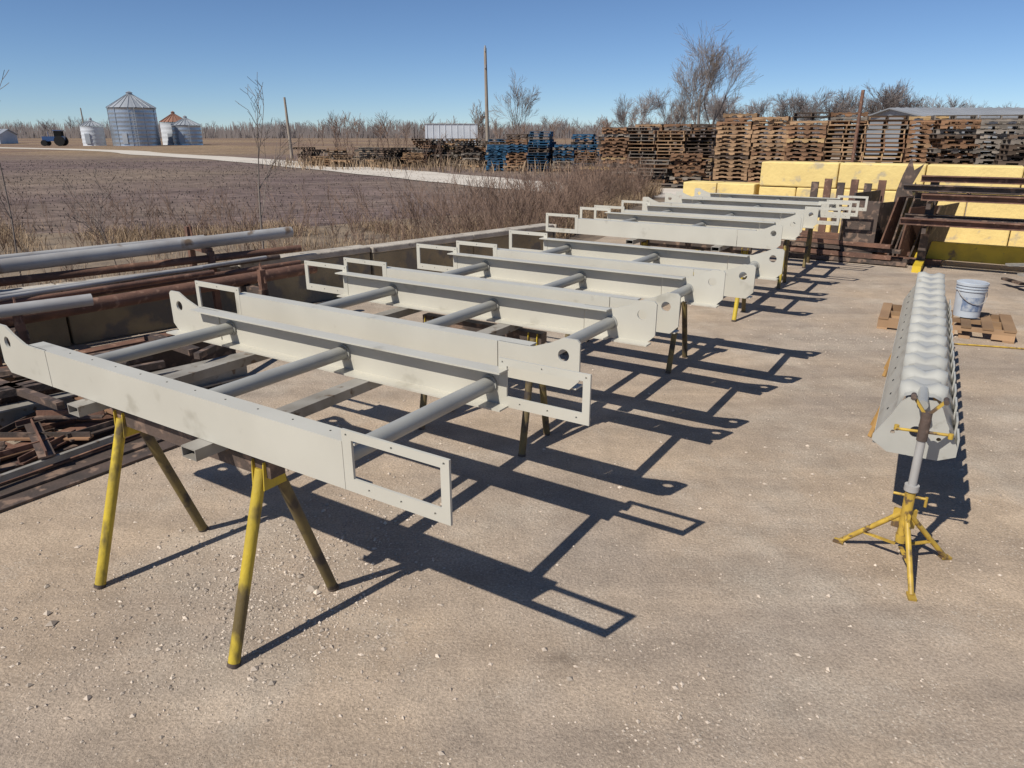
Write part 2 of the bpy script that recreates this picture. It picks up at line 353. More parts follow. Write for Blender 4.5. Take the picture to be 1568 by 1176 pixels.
for ang,Lg in((-105,0.29),(138,0.27),(8,0.26),(60,0.27)):
    d=Vector((math.cos(R(ang)),math.sin(R(ang)),0))
    mb.cyl(J+d*Lg+Z*0.012,J+Z*0.27+d*0.02,0.013,n=10,mi=0)
    mb.beam(J+d*(Lg-0.02)+Z*0.012,J+d*(Lg+0.03)+Z*0.006,0.035,0.012,0)
    mb.beam(J+Z*0.10+d*0.02,J+d*(Lg*0.62)+Z*0.105,0.02,0.006,0)
    mb.beam(J+Z*0.24,J+d*0.055+Z*0.24,0.012,0.10,0)
mb.done()
for f in(0.42,0.83):
    c0=P0+D*LT*f
    mb=MB('trestle_stand',[M['orange'],M['rust2']])
    mb.beam(c0-S*0.14+Z*0.49,c0+S*0.14+Z*0.49,0.06,0.06,0)
    for q in(-1,1):
        for e in(-1,1):
            mb.beam(c0+S*q*0.10+Z*0.46,c0+S*q*0.215+D*e*0.12+Z*0.0,0.03,0.025,0)
    mb.beam(c0-S*0.19+Z*0.12,c0+S*0.19+Z*0.12,0.03,0.03,0)
    mb.done()

# ------------------------------------------------------------ pallets
random.seed(4)
def pallet(mb,c,rot,mi,L=1.2,Wd=1.0,H=0.14,nb=7,lowpoly=False,flip=False):
    if flip: rot+=math.pi/2; L,Wd=Wd,L
    x=Vector((math.cos(rot),math.sin(rot),0));yv=Vector((-math.sin(rot),math.cos(rot),0));c=Vector(c)
    for k in(-1,0,1):
        b0=c+yv*k*(Wd/2-0.024)
        mb.box(b0+Z*0.098,x*L/2,yv*0.021,Z*0.022,mi)
        for j in(-1,0,1): mb.box(b0+x*j*(L/2-0.10)+Z*0.048,x*0.10,yv*0.021,Z*0.028,mi)
    for i in range(nb):
        xx=-L/2+0.05+i*(L-0.1)/(nb-1)
        mb.box(c+x*xx+Z*(H-0.01),x*(0.05+random.uniform(-.006,.006)),yv*(Wd/2+0.004),Z*0.0095,mi)
    nn=3 if lowpoly else 4
    for i in range(nn):
        xx=-L/2+0.05+i*(L-0.1)/(nn-1)
        mb.box(c+x*xx+Z*0.01,x*0.05,yv*(Wd/2+0.004),Z*0.0095,mi)
PM=[M['wood_a'],M['wood_b'],M['wood_c'],M['wood_d'],M['wood_o'],M['blue']]
mb=MB('wooden_pallet',PM); pallet(mb,(4.72,7.55,0.0),TH+0.05,1,1.25,0.8,0.13); mb.done()
def stack(x,y,n,rot,weights,messy=0.02,z0=0,name='pallet_stack',pf=0.35):
    mb=MB(name,PM); z=z0; w2=list(weights); w2[4]*=0.2
    base=random.choices(range(6),w2)[0]; fl=random.random()<pf
    for i in range(n):
        mi=base if random.random()<0.5 else random.choices(range(6),weights)[0]
        pallet(mb,(x+random.gauss(0,messy),y+random.gauss(0,messy),z),rot+random.gauss(0,messy),mi,lowpoly=True,nb=5,flip=fl); z+=0.143
    mb.done()
rdir=Vector((math.cos(-0.42),math.sin(-0.42),0)); ndir=Vector((0.408,0.913,0))
def row(p,n,hs,weights,messy,rotm=0.03,deep=2,sp=1.27):
    for i in range(n):
        for r in range(deep):
            q=Vector((*p,0))+rdir*(sp*i)+ndir*(1.15*r+random.gauss(0,.05))
            stack(q.x,q.y,random.choice(hs)+(1 if r else 0),-0.42+random.gauss(0,rotm),weights,messy)
row((8.1,27.2),6,[17,17,18,18],[5,3,1,1.5,0.6,0],0.025,sp=1.21)
row((14.0,23.7),12,[15,16,17,17,16],[0.8,0.8,6,4,0,0],0.07,0.10,2,1.20)
row((14.9,21.6),3,[12,14,15],[0.6,0.8,6,4,0,0],0.07,0.14,1,1.3)
row((4.9,34.4),4,[11,13,15,16],[4,3,2,1.5,1.0,0],0.06,0.1,2,1.25)
row((3.6,31.0),4,[5,7,9],[4,3,3,2,1.0,0],0.09,0.2,1,1.25)
for i in range(7):
    for r in range(2):
        stack(-0.8+i*1.25+random.gauss(0,.06),43.5-i*0.3+r*1.5,random.choice([10,12,13,14,15]),random.gauss(-0.2,0.08),[0.8,0.3,0.5,1.4,0,7],0.06)
for i in range(28):
    X=-13.9+i*0.5; Y=random.uniform(47.5,53)
    n=random.choice([3,4,6,8]) if i<15 else random.choice([6,9,11,12])
    stack(X,Y,n,random.uniform(-0.8,0.8),[1,2,4,4,0.5,0],0.20)

mb=MB('plastic_bucket',[M['bucket'],M['blabel'],M['galv']])
B=Vector((4.93,7.52,0.142))
mb.cyl(B,B+Z*0.34,0.125,0.142,n=32)
for z in(0.28,0.31): mb.cyl(B+Z*z,B+Z*(z+0.01),0.149,n=32)
mb.cyl(B+Z*0.34,B+Z*0.365,0.152,n=32); mb.cyl(B+Z*0.365,B+Z*0.372,0.135,n=32)
n=14;vs=[]
for k in(0.07,0.22):
    for i in range(n):
        t=R(-150+i*9); r=0.1265+0.017*k/0.34+0.0015; vs.append(B+Vector((math.cos(t)*r,math.sin(t)*r,k)))
mb.add(vs,[(i,i+1,n+i+1,n+i) for i in range(n-1)],1,True)
pts=[B+Vector((0.152*math.cos(t),-0.152*math.sin(t)*0.9-0.01,0.29-0.14*math.sin(t))) for t in [math.pi*i/10 for i in range(11)]]
for i in range(10): mb.cyl(pts[i],pts[i+1],0.004,n=6,mi=2)
mb.done()
cu=bpy.data.curves.new('garden_hose','CURVE'); cu.dimensions='3D'; cu.bevel_depth=0.008; sp=cu.splines.new('NURBS')
hp=[(4.3,6.9),(4.9,6.75),(5.5,6.55),(5.2,6.2),(5.5,5.9),(6.8,5.7),(8,6.2)]
sp.points.add(len(hp)-1)
for i,p in enumerate(hp): sp.points[i].co=(*p,0.011,1)
sp.use_endpoint_u=True
ho=bpy.data.objects.new('garden_hose',cu); ho.data.materials.append(M['jyel']); scene.collection.objects.link(ho)

# ------------------------------------------------------------ block walls
def blockwall(name,a0,a1,b,courses,hc,thick,mats,bl=1.5):
    mb=MB(name,mats)
    for c_ in range(courses):
        off=bl*0.5 if c_%2 else 0
        x=a0; first=True
        while x<a1-0.01:
            l=(off if (first and off) else bl); l=min(l,a1-x); first=False
            j=random.uniform(-0.025,0.025)
            mb.box(W(x+l/2,b+thick/2+j,hc*c_+hc/2),U*(l/2-0.008),N*thick/2,Z*(hc/2-0.006),0)
            x+=l
    ob=mb.done(); 
    bv=ob.modifiers.new('bevel','BEVEL'); bv.width=0.025; bv.segments=2
    return ob
blockwall('concrete_block_wall',-3.9,12,15.7,3,0.49,0.6,[M['blocky']])
blockwall('concrete_block_wall',-5.5,-3.95,15.6,2,0.51,0.6,[M['blocky']])

def lowwall(p0,p1,h,th):
    mb=MB('low_concrete_wall',[M['conc'],M['concy']])
    p0=Vector(p0);p1=Vector(p1);d=(p1-p0).normalized();L=(p1-p0).length;s_=Vector((-d.y,d.x,0));k=0
    while k<L:
        l=min(1.8,L-k)
        c0=p0+d*(k+l/2)+s_*(th/2+random.uniform(-.015,.015))
        hh=h+random.uniform(-0.012,0.012)
        mb.box(c0+Z*(hh-0.04),d*(l/2-0.008),s_*th/2,Z*0.04,0)
        mb.box(c0+Z*(hh-0.08)/2+s_*0.004,d*(l/2-0.012),s_*(th/2-0.008),Z*((hh-0.08)/2),1)
        k+=l
    ob=mb.done(); bv=ob.modifiers.new('bevel','BEVEL'); bv.width=0.015; bv.segments=2
lowwall((-8.2,3.0,0),(0.75,11.95,0),0.6,0.25)

# ------------------------------------------------------------ left steel yard
mb=MB('pipe_storage_rack',[M['rust'],M['rust2']])
d=Vector((0.66,0.75,0)).normalized(); q=Vector((d.y,-d.x,0))
for c0 in(Vector((-3.05,7.55,0)),Vector((-4.45,5.95,0)),Vector((-5.9,4.3,0))):
    mb.beam(c0-q*0.75+Z*0.48,c0+q*0.75+Z*0.48,0.08,0.08,1)
    mb.beam(c0-q*0.75+Z*0.82,c0-q*0.30+Z*0.80,0.06,0.06,0)
    for s_ in(-0.75,-0.30,0.72):
        mb.beam(c0+q*s_,c0+q*s_+Z*(1.03 if s_<-0.7 else 0.80 if s_<0 else 0.72),0.06,0.06,0,up=d)
    mb.beam(c0+q*0.72+Z*0.1,c0+q*0.3+Z*0.46,0.04,0.04,1)
    for s_,zz in((-0.72,1.03),(0.70,0.76)):
        mb.plate(c0+q*s_+Z*(zz-0.17),q,Z,d,[(-0.08,0),(0.08,0),(0,0.2)],[],0.012,0)
mb.done()
def pipe(p0,p1,r,m,name='steel_pipe'):
    mb=MB(name,[m,M['dark']]); mb.tubeopen(p0,p1,r,20); return mb.done()
def ext(p,qq,e):
    p=Vector(p);qq=Vector(qq); return p+(p-qq).normalized()*e
for a,b,r,m in [((-4.51,6.24,.9),(-2.64,8.58,.9),.065,'galv'),((-4.65,6.46,.93),(-3.36,7.83,.93),.035,'galv'),
   ((-4.69,6.44,.72),(-2.52,8.5,.72),.04,'rust'),((-4.13,5.57,.58),(-2.23,7.98,.58),.062,'rust'),
   ((-3.97,5.39,.70),(-3.5,5.81,.70),.05,'galv'),((-4.3,6.05,.60),(-2.45,8.2,.60),.03,'rust'),
   ((-4.25,5.9,.56),(-2.9,7.5,.56),.022,'rust2'),((-4.5,6.1,.66),(-2.7,8.25,.66),.03,'rust2'),
   ((-4.2,5.65,.69),(-3.0,7.1,.69),.025,'rust'),((-3.4,6.9,.72),(-2.75,7.95,.70),.02,'galv'),((-4.35,5.85,.72),(-3.15,7.2,.72),.022,'galv')]:
    pipe(ext(a,b,2.5),b,r,M[m])
def ibeam(mb,p0,p1,h,w,mi=0):
    p0=Vector(p0);p1=Vector(p1)
    mb.beam(p0+Z*0.01,p1+Z*0.01,w,0.014,mi); mb.beam(p0+Z*(h-0.01),p1+Z*(h-0.01),w,0.014,mi); mb.beam(p0+Z*h/2,p1+Z*h/2,0.012,h-0.034,mi)
for p0,p1,h,w_,m_ in [((-4.9,3.1,0.02),(-2.30,5.85,0.02),0.20,0.12,'rail'),((-5.2,3.6,0.02),(-2.6,6.4,0.02),0.28,0.16,'rust2'),((-5.2,4.1,0.02),(-2.75,6.95,0.02),0.22,0.14,'rust')]:
    mb=MB('rusty_steel_beam',[M[m_]]); ibeam(mb,p0,p1,h,w_); mb.done()
mb=MB('steel_plate_pile',[M['rust2'],M['rail'],M['rust']])
for i in range(5):
    o=Vector((-0.10*i,0.07*i,0.012+0.018*i))
    mb.beam(Vector((-3.75,2.45,0))+o,Vector((-2.28,4.63,0))+o,0.30-0.03*i,0.014,[0,0,2,0,2][i])
mb.beam((-3.9,2.9,0.03),(-2.75,4.35,0.03),0.12,0.04,2)
mb.beam((-3.4,3.05,0.10),(-2.5,4.6,0.09),0.03,0.04,1)
mb.done()
mb=MB('scrap_steel_pile',[M['rust2'],M['rust'],M['wood_a']])
random.seed(11)
for i in range(26):
    c0=Vector((-3.25+random.gauss(0,0.28),4.45+random.gauss(0,0.32),0.03+random.uniform(0,0.16)))
    an=random.choice([TH+math.pi/2,TH,TH+0.5])+random.gauss(0,0.35); l=random.uniform(0.15,0.42)
    dd=Vector((math.cos(an),math.sin(an),random.uniform(-0.05,0.05)))
    w=random.choice([0.04,0.06,0.09])
    mb.beam(c0-dd*l,c0+dd*l,w,0.012,random.choice([0,0,1,2]))
    mb.beam(c0-dd*l+Z*0.02,c0+dd*l+Z*0.02,0.01,0.04,random.choice([0,1]))
for i in range(10):
    c0=Vector((-3.6,5.2,0.3))+Vector((0.66,0.75,0))*random.uniform(-1,2)+Vector((0.75,-0.66,0))*random.uniform(-0.5,0.5)
    an=random.choice([0.8,0.9,-0.6])+random.gauss(0,0.3); dd=Vector((math.cos(an),math.sin(an),0)); l=random.uniform(0.3,0.9)
    mb.beam(c0-dd*l,c0+dd*l,random.choice([0.05,0.1]),0.05,random.choice([0,0,1]))
mb.done()

# ------------------------------------------------------------ right steel racks
random.seed(21)
mb=MB('steel_storage_rack',[M['rust2'],M['brighty'],M['rust']])
o=Vector((6.15,11.05,0))
for k in(0.15,2.2,4.2):
    c0=o+U*k
    mb.beam(c0+N*0.5,c0+N*0.5+Z*1.35,0.1,0.12,0,up=U)
    for z in(0.62,0.98):
        mb.beam(c0-N*0.15+Z*z,c0+N*0.5+Z*z,0.06,0.08,0)
    mb.beam(c0-N*0.2+Z*0.05,c0+N*0.7+Z*0.05,0.12,0.1,1)
for j,(z,ofs) in enumerate([(0.70,-0.1),(0.70,0.15),(0.72,0.38),(1.06,-0.05),(1.06,0.2),(1.18,0.1),(1.30,0.45)]):
    p0=o+N*ofs+U*random.uniform(-0.25,0.1); p1=p0+U*random.uniform(4.2,5)
    ibeam(mb,p0+Z*z,p1+Z*z,0.10,0.13,0 if j%3 else 2)
mb.beam(o+N*0.85+Z*0.22,o+N*0.85+U*4.6+Z*0.22,0.08,0.28,1)
mb.done()
mb=MB('steel_plate_rack',[M['rust2'],M['rust'],M['rail']])
o=Vector((5.9,12.45,0))
for i in range(11):
    p=o+U*(0.12*i)+N*random.uniform(-0.15,0.1)
    h=random.uniform(0.7,1.08); w=random.uniform(0.3,0.6)
    lean=U*random.uniform(0.0,0.20)
    ax=(N*0.85+U*random.uniform(0.15,0.45)).normalized()
    mb.box(p+Z*(h/2+0.05)+lean*0.5,ax*w,(U*0.012),(Z*h/2+lean*0.5),[0,0,1][i%3])
mb.box(o+U*0.17+N*-0.62+Z*0.52,U*0.24,N*0.012,Z*0.46,0)
mb.beam(o-U*0.2+Z*0.05-N*0.4,o+U*1.4+Z*0.05-N*0.4,0.1,0.1,1); mb.beam(o-U*0.2+Z*0.05+N*0.4,o+U*1.4+Z*0.05+N*0.4,0.1,0.1,1)
mb.done()
mb=MB('steel_post_rack',[M['rust2'],M['rust']])
for i in range(6):
    p=W(-2.55+0.22*i,14.3,0)
    mb.beam(p,p+Z*(1.18+0.06*(i%2)),0.07,0.12,i%2,up=U)
mb.beam(W(-2.7,14.3,0.12),W(-1.2,14.3,0.12),0.1,0.08,0); mb.beam(W(-2.7,14.34,0.72),W(-1.2,14.34,0.72),0.05,0.08,0)
for i in range(14):
    mb.beam(W(-2.9+random.uniform(-.3,.3),12.9+0.11*i,0.05+0.08*(i%4)),W(-0.8+random.uniform(-.3,.3),12.8+0.11*i+random.uniform(-.2,.2),0.05+0.08*(i%4)),0.1,0.06,i%2)
mb.done()
mb=MB('wall_shadow_sheet',[M['rust2'],M['jyel']])  # dark jagged sheet stands in for a shadow on the yellow wall
mb.plate(W(-1.35,15.35,0),(U*0.9-N*0.3).normalized(),Z,N,[(0,0.2),(0.35,0.2),(0.40,0.8),(0.3,1.1),(0.46,1.50),(0.30,1.38),(0.22,1.6),(0.12,1.3),(0.05,1.0)],[],0.02,0)
mb.done()
mb=MB('rusty_vent_pipe',[M['rust']]); mb.cyl((11.4,24.9,0),(11.4,24.9,3.35),0.055,n=12); mb.done()
mb=MB('steel_bracket_pile',[M['rail'],M['rust2']])
for i in range(7):
    c0=Vector((6.9+random.gauss(0,.12),9.3+random.gauss(0,.15),0.04+0.05*i)); an=random.uniform(0,3); dd=Vector((math.cos(an),math.sin(an),0))
    mb.beam(c0-dd*0.2,c0+dd*0.2,0.08,0.03,i%2)
mb.done()

# ------------------------------------------------------------ background buildings
def silo(x,y,r,he,hr,wm,rm,rings=9,ribs=True,name='grain_silo'):
    root=empty(name,(x,y,0)); n=40
    mb=MB('wall',[wm]); ns=rings*4
    vs=[]
    for k in range(ns+1):
        rr=r+(0.05 if k%4==0 else 0.0)
        for i in range(n):
            t=2*math.pi*i/n; vs.append((rr*math.cos(t),rr*math.sin(t),-0.1+he*k/ns))
    mb.add(vs,[(k*n+i,k*n+(i+1)%n,(k+1)*n+(i+1)%n,(k+1)*n+i) for k in range(ns) for i in range(n)],0,True)
    if ribs:
        for i in range(0,n,4):
            t=2*math.pi*i/n; d_=Vector((math.cos(t),math.sin(t),0)); mb.beam(d_*(r+0.05),d_*(r+0.05)+Z*he,0.1,0.07,0,up=d_)
    mb.done(parent=root)
    mb=MB('roof',[rm]); 
    mb.cyl((0,0,he),(0,0,he+hr),r*1.05,r*0.12,n=n,sm=False)
    for i in range(0,n,2):
        t=2*math.pi*i/n; d_=Vector((math.cos(t),math.sin(t),0)); mb.beam(d_*r*1.05+Z*(he+0.05),d_*r*0.12+Z*(he+hr+0.05),0.09,0.1,0)
    mb.cyl((0,0,he+hr-0.1),(0,0,he+hr+0.35),r*0.13,n=16); mb.cyl((0,0,he+hr+0.35),(0,0,he+hr+0.6),r*0.16,0.02,n=16)
    mb.done(parent=root)
    mb=MB('door_and_ladder',[M['roofm'],M['dark']])
    mb.abox((0,-r-0.08,1.2),(0.9,0.1,1.8),0)
    for s_ in(-.22,.22): mb.beam((s_+r*0.5,-r*0.9,0),(s_+r*0.5,-r*0.9,he),0.05,0.05,0,up=Vector((0,1,0)))
    for k in range(int(he/0.4)): mb.beam((r*0.5-.22,-r*0.9,0.3+k*0.4),(r*0.5+.22,-r*0.9,0.3+k*0.4),0.04,0.04,0)
    mb.done(parent=root)
    return root
silo(-70,140,4.0,6.5,2.3,M['metal'],M['roofm'])
silo(-77.4,139,1.9,3.4,0.9,M['white'],M['roofm'],5,False)
silo(-77,150,2.3,4.9,0.9,M['metal'],M['roofm'],5,False)
silo(-67,150,2.6,4.2,1.5,M['white'],M['rroof'],5,False)
silo(-63,146,2.6,3.6,1.2,M['metal'],M['roofm'],5,False)
def shed(name,x,y,w,dp,he,hr,rot,wm,rm):
    root=empty(name,(x,y,0)); root.rotation_euler=(0,0,rot)
    mb=MB('walls',[wm]); mb.abox((0,0,he/2),(w,dp,he)); 
    nr=int(w/0.8)
    for i in range(nr): mb.abox((-w/2+0.4+i*0.8,-dp/2-0.02,he/2),(0.08,0.04,he-0.1))
    for xx in(-w/2,w/2-0.1): mb.plate(Vector((xx,0,0)),Vector((0,1,0)),Z,Vector((1,0,0)),[(-dp/2,he),(dp/2,he),(0,he+hr-0.05)],[],0.1)
    mb.done(parent=root)
    mb=MB('roof',[rm])
    for s_ in(-1,1):
        a=Vector((0,s_*(dp/2+0.3),he-0.08)); b=Vector((0,0,he+hr)); m_=(a+b)/2; hd=(b-a)/2
        mb.box(m_,Vector((w/2+0.3,0,0)),hd,Vector((0,0,0.05)))
        for i in range(nr): mb.box(m_+Vector((-w/2+0.4+i*0.8,0,0.07)),Vector((0.04,0,0)),hd,Vector((0,0,0.03)))
    mb.done(parent=root)
    mb=MB('door',[M['galv'],M['dark']]); mb.abox((-w*0.2,-dp/2-0.06,he*0.42),(min(3,w*0.25),0.08,he*0.8)); mb.abox((w*0.2,-dp/2-0.06,he*0.6),(1.0,0.08,0.8),1); mb.done(parent=root)
shed('farm_shed',-118,165,14,7,1.9,1.1,0.1,M['white'],M['roofm'])
shed('metal_warehouse',60,66,54,12,3.3,0.8,0.0,M['groof'],M['groof'])
root=empty('box_trailer',(-6.6,82,0)); root.rotation_euler=(0,0,0.08)
mb=MB('body',[M['white'],M['galv']]); mb.abox((0,0,1.9),(5.6,2.4,2.3))
for i in range(9): mb.abox((-2.6+i*0.65,-1.22,1.9),(0.05,0.05,2.2),0)
for z in(0.78,3.02): mb.abox((0,-1.23,z),(5.65,0.06,0.08),1)
mb.done(parent=root)
mb=MB('wheels',[M['blackrub']]); 
for x in(-2,1.2,2.1): mb.cyl((x,-1.2,0.45),(x,-0.9,0.45),0.45,n=20); mb.cyl((x,0.9,0.45),(x,1.2,0.45),0.45,n=20)
mb.done(parent=root)
root=empty('farm_tractor',(-81,133,0)); root.rotation_euler=(0,0,0.2)
mb=MB('body',[M['tblue'],M['dark']]); mb.abox((-0.9,0,1.2),(2.0,0.8,0.8)); mb.abox((0.9,0,1.3),(1.4,1.2,0.7)); mb.abox((0.8,0,2.0),(1.2,1.2,1.0),1); mb.abox((0.8,0,2.6),(1.4,1.4,0.12)); mb.cyl((-0.9,0,1.5),(-0.9,0,2.4),0.05); mb.done(parent=root)
mb=MB('wheels',[M['blackrub']])
for x,r in((1.0,0.85),(-1.5,0.5)):
    for s_ in(-1,1): mb.cyl((x,s_*0.6,r),(x,s_*1.0,r),r,n=20)
mb.done(parent=root)
def pole(x,y,h,r,lean=(0,0),arm=False):
    mb=MB('utility_pole',[M['pole'],M['galv']]); mb.cyl((x,y,-0.1),(x+lean[0],y+lean[1],h),r,r*0.62,n=14)
    if arm:
        mb.cyl((x+lean[0],y+lean[1]-0.15,h-0.2),(x+lean[0],y+lean[1]-0.15,h+0.12),0.05,n=8,mi=1)
        mb.cyl((x+lean[0]*.9,y+lean[1]-0.15,h-1.2),(x+lean[0]*.9,y+lean[1]-0.15,h-1.0),0.06,n=8,mi=1)
    mb.done()
pole(-1.6,50,7.2,0.14,(-0.12,0),True)
pole(-18.9,64,4.9,0.14,(-0.15,0))
pole(-80.5,142,6.6,0.16)

# ------------------------------------------------------------ trees
def ring(mb,p,d,r,n):
    a=d.cross(Vector((0.3,0.2,1)));
    if a.length<1e-3: a=d.cross(Vector((1,0,0)))
    a.normalize(); b=d.cross(a)
    o=len(mb.v)
    for i in range(n):
        t=2*math.pi*i/n; q=p+a*(r*math.cos(t))+b*(r*math.sin(t)); mb.v.append((q.x,q.y,q.z))
    return o
def grow(mb,rng,p,d,L,r,lev,maxlev,rmin,kids=3,spread=0.6,up=0.12,wander=0.12,lr=0.68,n0=None):
    n=5 if lev<2 else 3
    ns=(n0 or 4) if lev<2 else 2 if lev==maxlev else 3
    o=ring(mb,p,d,r,n); taper=0.5
    for k in range(ns):
        d=(d+Vector((rng.gauss(0,wander),rng.gauss(0,wander),rng.gauss(0,wander)*0.6+up*(0.6 if lev else 0.2)))).normalized()
        p=p+d*(L/ns); rr=max(rmin,r*(1-(1-taper)*(k+1)/ns))
        o2=ring(mb,p,d,rr,n)
        for i in range(n): mb.f.append([o+i,o+(i+1)%n,o2+(i+1)%n,o2+i]); mb.mi.append(0); mb.sm.append(n>3)
        o=o2
        if lev<maxlev and (k>=1 or lev>0):
            for _ in range(1 if k<ns-1 else kids-1):
                a=rng.uniform(0,2*math.pi); sp=rng.uniform(0.5,1.1)*spread
                x=d.cross(Vector((0.1,0.3,1))).normalized(); y_=d.cross(x)
                nd=(d+(x*math.cos(a)+y_*math.sin(a))*sp).normalized()
                grow(mb,rng,p,nd,L*lr*rng.uniform(0.75,1.15),max(rmin,rr*rng.uniform(0.5,0.75)),lev+1,maxlev,rmin,kids,spread,up,wander,lr)
def tree(x,y,H,seed,maxlev=5,r=None,rmin=0.012,m='bark',spread=0.6,name='bare_tree',kids=3,up=0.12,lr=0.68,z=-0.05,frac=0.36,wander=0.05):
    rng=random.Random(seed); mb=MB(name,[M[m]])
    grow(mb,rng,Vector((x,y,z)),Vector((0,0,1)),H*frac,r or H*0.018,0,maxlev,rmin,kids,spread,up,wander,lr)
    zm=max(v[2] for v in mb.v); k=H/zm
    mb.v=[(x+(a-x)*k,y+(b-y)*k,c_*k if c_>0 else c_) for a,b,c_ in mb.v]
    return mb.done()
tree(19.2,78,12.8,3,5,0.19,0.010,spread=0.60,up=0.07,lr=0.70,frac=0.34,kids=3)
tree(21.2,80,12.0,8,5,0.16,0.010,spread=0.55,up=0.07,lr=0.70,kids=3)
tree(17.6,81,9.5,18,5,0.12,0.010,spread=0.6,up=0.07,lr=0.70,kids=3)
tree(1.1,90,9.3,5,5,0.13,0.010,spread=0.55,up=0.07,lr=0.68,kids=3)
tree(-4.6,92,6.0,6,4,0.10,0.014,spread=0.6,up=0.07)
tree(-3.75,10.7,2.8,21,3,0.020,0.0032,spread=0.8,name='bare_sapling',up=0.06,lr=0.5,frac=0.62)
tree(-6.0,8.6,2.7,31,2,0.012,0.003,spread=0.5,name='bare_sapling',up=0.05,lr=0.3,frac=0.8)
tree(-5.2,9.4,1.6,33,3,0.009,0.0028,spread=0.8,name='bare_sapling',up=0.05,lr=0.5,frac=0.6)

def template(seed,lv,rm,spread):
    rng=random.Random(seed); t_=MB('t',[]); grow(t_,rng,Vector((0,0,0)),Vector((0,0,1)),0.34,0.012,0,lv,rm,3 if lv<4 else 4,spread,0.06,0.06,0.72)
    zm=max(v[2] for v in t_.v); t_.v=[(a/zm,b/zm,c_/zm) for a,b,c_ in t_.v]; return t_
near_t=[template(100+s,4,0.0016,0.66) for s in range(5)]
far_t=[template(200+s,3,0.0026,0.6) for s in range(8)]
def mass(name,pts,m,tm):
    mb=MB(name,[M[m]])
    for (x,y,h,wd) in pts:
        t_=tm[int(abs(x*13.7+y))%len(tm)]; an=(x*7.3)%6.28; ca,sa=math.cos(an),math.sin(an); o=len(mb.v)
        mb.v.extend([(x+(vx*ca-vy*sa)*h*wd,y+(vx*sa+vy*ca)*h*wd,vz*h-0.1) for vx,vy,vz in t_.v])
        mb.f.extend([[i+o for i in f] for f in t_.f]); mb.mi.extend([0]*len(t_.f)); mb.sm.extend([False]*len(t_.f))
    return mb.done()
rng=random.Random(9)
pts=[]
for i in range(240):
    x=-330+i*2.9+rng.uniform(-6,6); pts.append((x,rng.uniform(370,440),rng.uniform(6.5,10.5)+1.2*math.sin(x*0.05),rng.uniform(0.9,1.4)))
mass('distant_tree_line',pts,'bark_haze',far_t)
pts=[]
for cx,hh,n_ in((24.5,10.5,5),(43,9.6,6),(51,10.0,4),(58,11.0,6),(66,10.5,5),(73,11.3,6),(81,10.5,5),(34,7.5,3),(90,10,5)):
    for i in range(n_):
        pts.append((cx+rng.gauss(0,2.6),rng.uniform(144,158),rng.uniform(0.8,1.08)*hh,1.0))
mass('tree_row',pts,'bark_haze',near_t)
pts=[]
for i in range(36):
    x=-34+i*1.7+rng.uniform(-1,1); pts.append((x,rng.uniform(115,150),rng.uniform(3.5,6.0),1.1))
mass('scrub_trees',pts,'twig',far_t)
mb=MB('distant_undergrowth',[M['bark_haze']]); 
for i in range(22000):
    x=rng.uniform(-360,420); yy=rng.uniform(372,440); h=(2.5+5.8*rng.random()**0.8)*(0.85+0.12*math.sin(x*0.09)+0.1*math.sin(x*0.31)); w=rng.uniform(0.10,0.28); l=rng.uniform(-.8,.8)
    mb.add([(x-w,yy,-0.1),(x+w,yy,-0.1),(x+w*0.3+l,yy,h),(x-w*0.3+l,yy,h)],[(0,1,2,3)])
mb.done()

# brush along the verge
rng=random.Random(77)
mb=MB('verge_brush',[M['twig']])
def bandpt(t,s_):
    if t<11.5: x=-8+t*0.74; yy=4.4+t*0.74
    else:
        k=(t-11.5); x=0.5+k*0.30; yy=12.9+k*0.82
    return x-0.7*s_,yy+0.7*s_
for i in range(290):
    t=rng.uniform(8,26) if rng.random()<0.85 else rng.uniform(-2,8); s_=abs(rng.gauss(0,1.5))+0.1
    x,yy=bandpt(t,s_)
    h=rng.uniform(0.5,1.3)*(1.0 if t>10 else 0.5)
    for k in range(3):
        dd=Vector((rng.gauss(0,0.35),rng.gauss(0,0.35),1)).normalized()
        grow(mb,rng,Vector((x+rng.gauss(0,.12),yy+rng.gauss(0,.12),-0.04)),dd,h*0.6,0.006,1,3,0.0020 if yy<14 else 0.0033,3,0.5,0.06,0.08,0.6)
for i in range(150):
    x=rng.uniform(-14,-1); yy=rng.uniform(12.5,17)
    if x-yy>-12.6: continue
    grow(mb,rng,Vector((x,yy,-0.04)),Vector((rng.gauss(0,.3),rng.gauss(0,.3),1)).normalized(),rng.uniform(0.2,0.65),0.005,1,3,0.0028,3,0.5,0.06,0.08,0.6)
for i in range(90):
    x=rng.uniform(-16,12); yy=rng.uniform(44,62)-x*0.3
    grow(mb,rng,Vector((x,yy,-0.04)),Vector((rng.gauss(0,.2),rng.gauss(0,.2),1)).normalized(),rng.uniform(0.5,1.3),0.02,1,3,0.010,3,0.6,0.1,0.12,0.62)
mb.done()
mb=MB('dry_grass',[M['grass']])
def blade(mb,x,yy,h,w,lean):
    an=rng.uniform(0,math.pi); dx,dy=math.cos(an)*w,math.sin(an)*w; lx,ly=rng.gauss(0,lean)*h,rng.gauss(0,lean)*h
    mb.add([(x-dx,yy-dy,-0.04),(x+dx,yy+dy,-0.04),(x+dx*.6+lx*.4,yy+dy*.6+ly*.4,h*.6),(x-dx*.6+lx*.4,yy-dy*.6+ly*.4,h*.6),(x+lx,yy+ly,h*rng.uniform(.8,1))],[(0,1,2,3),(3,2,4)])
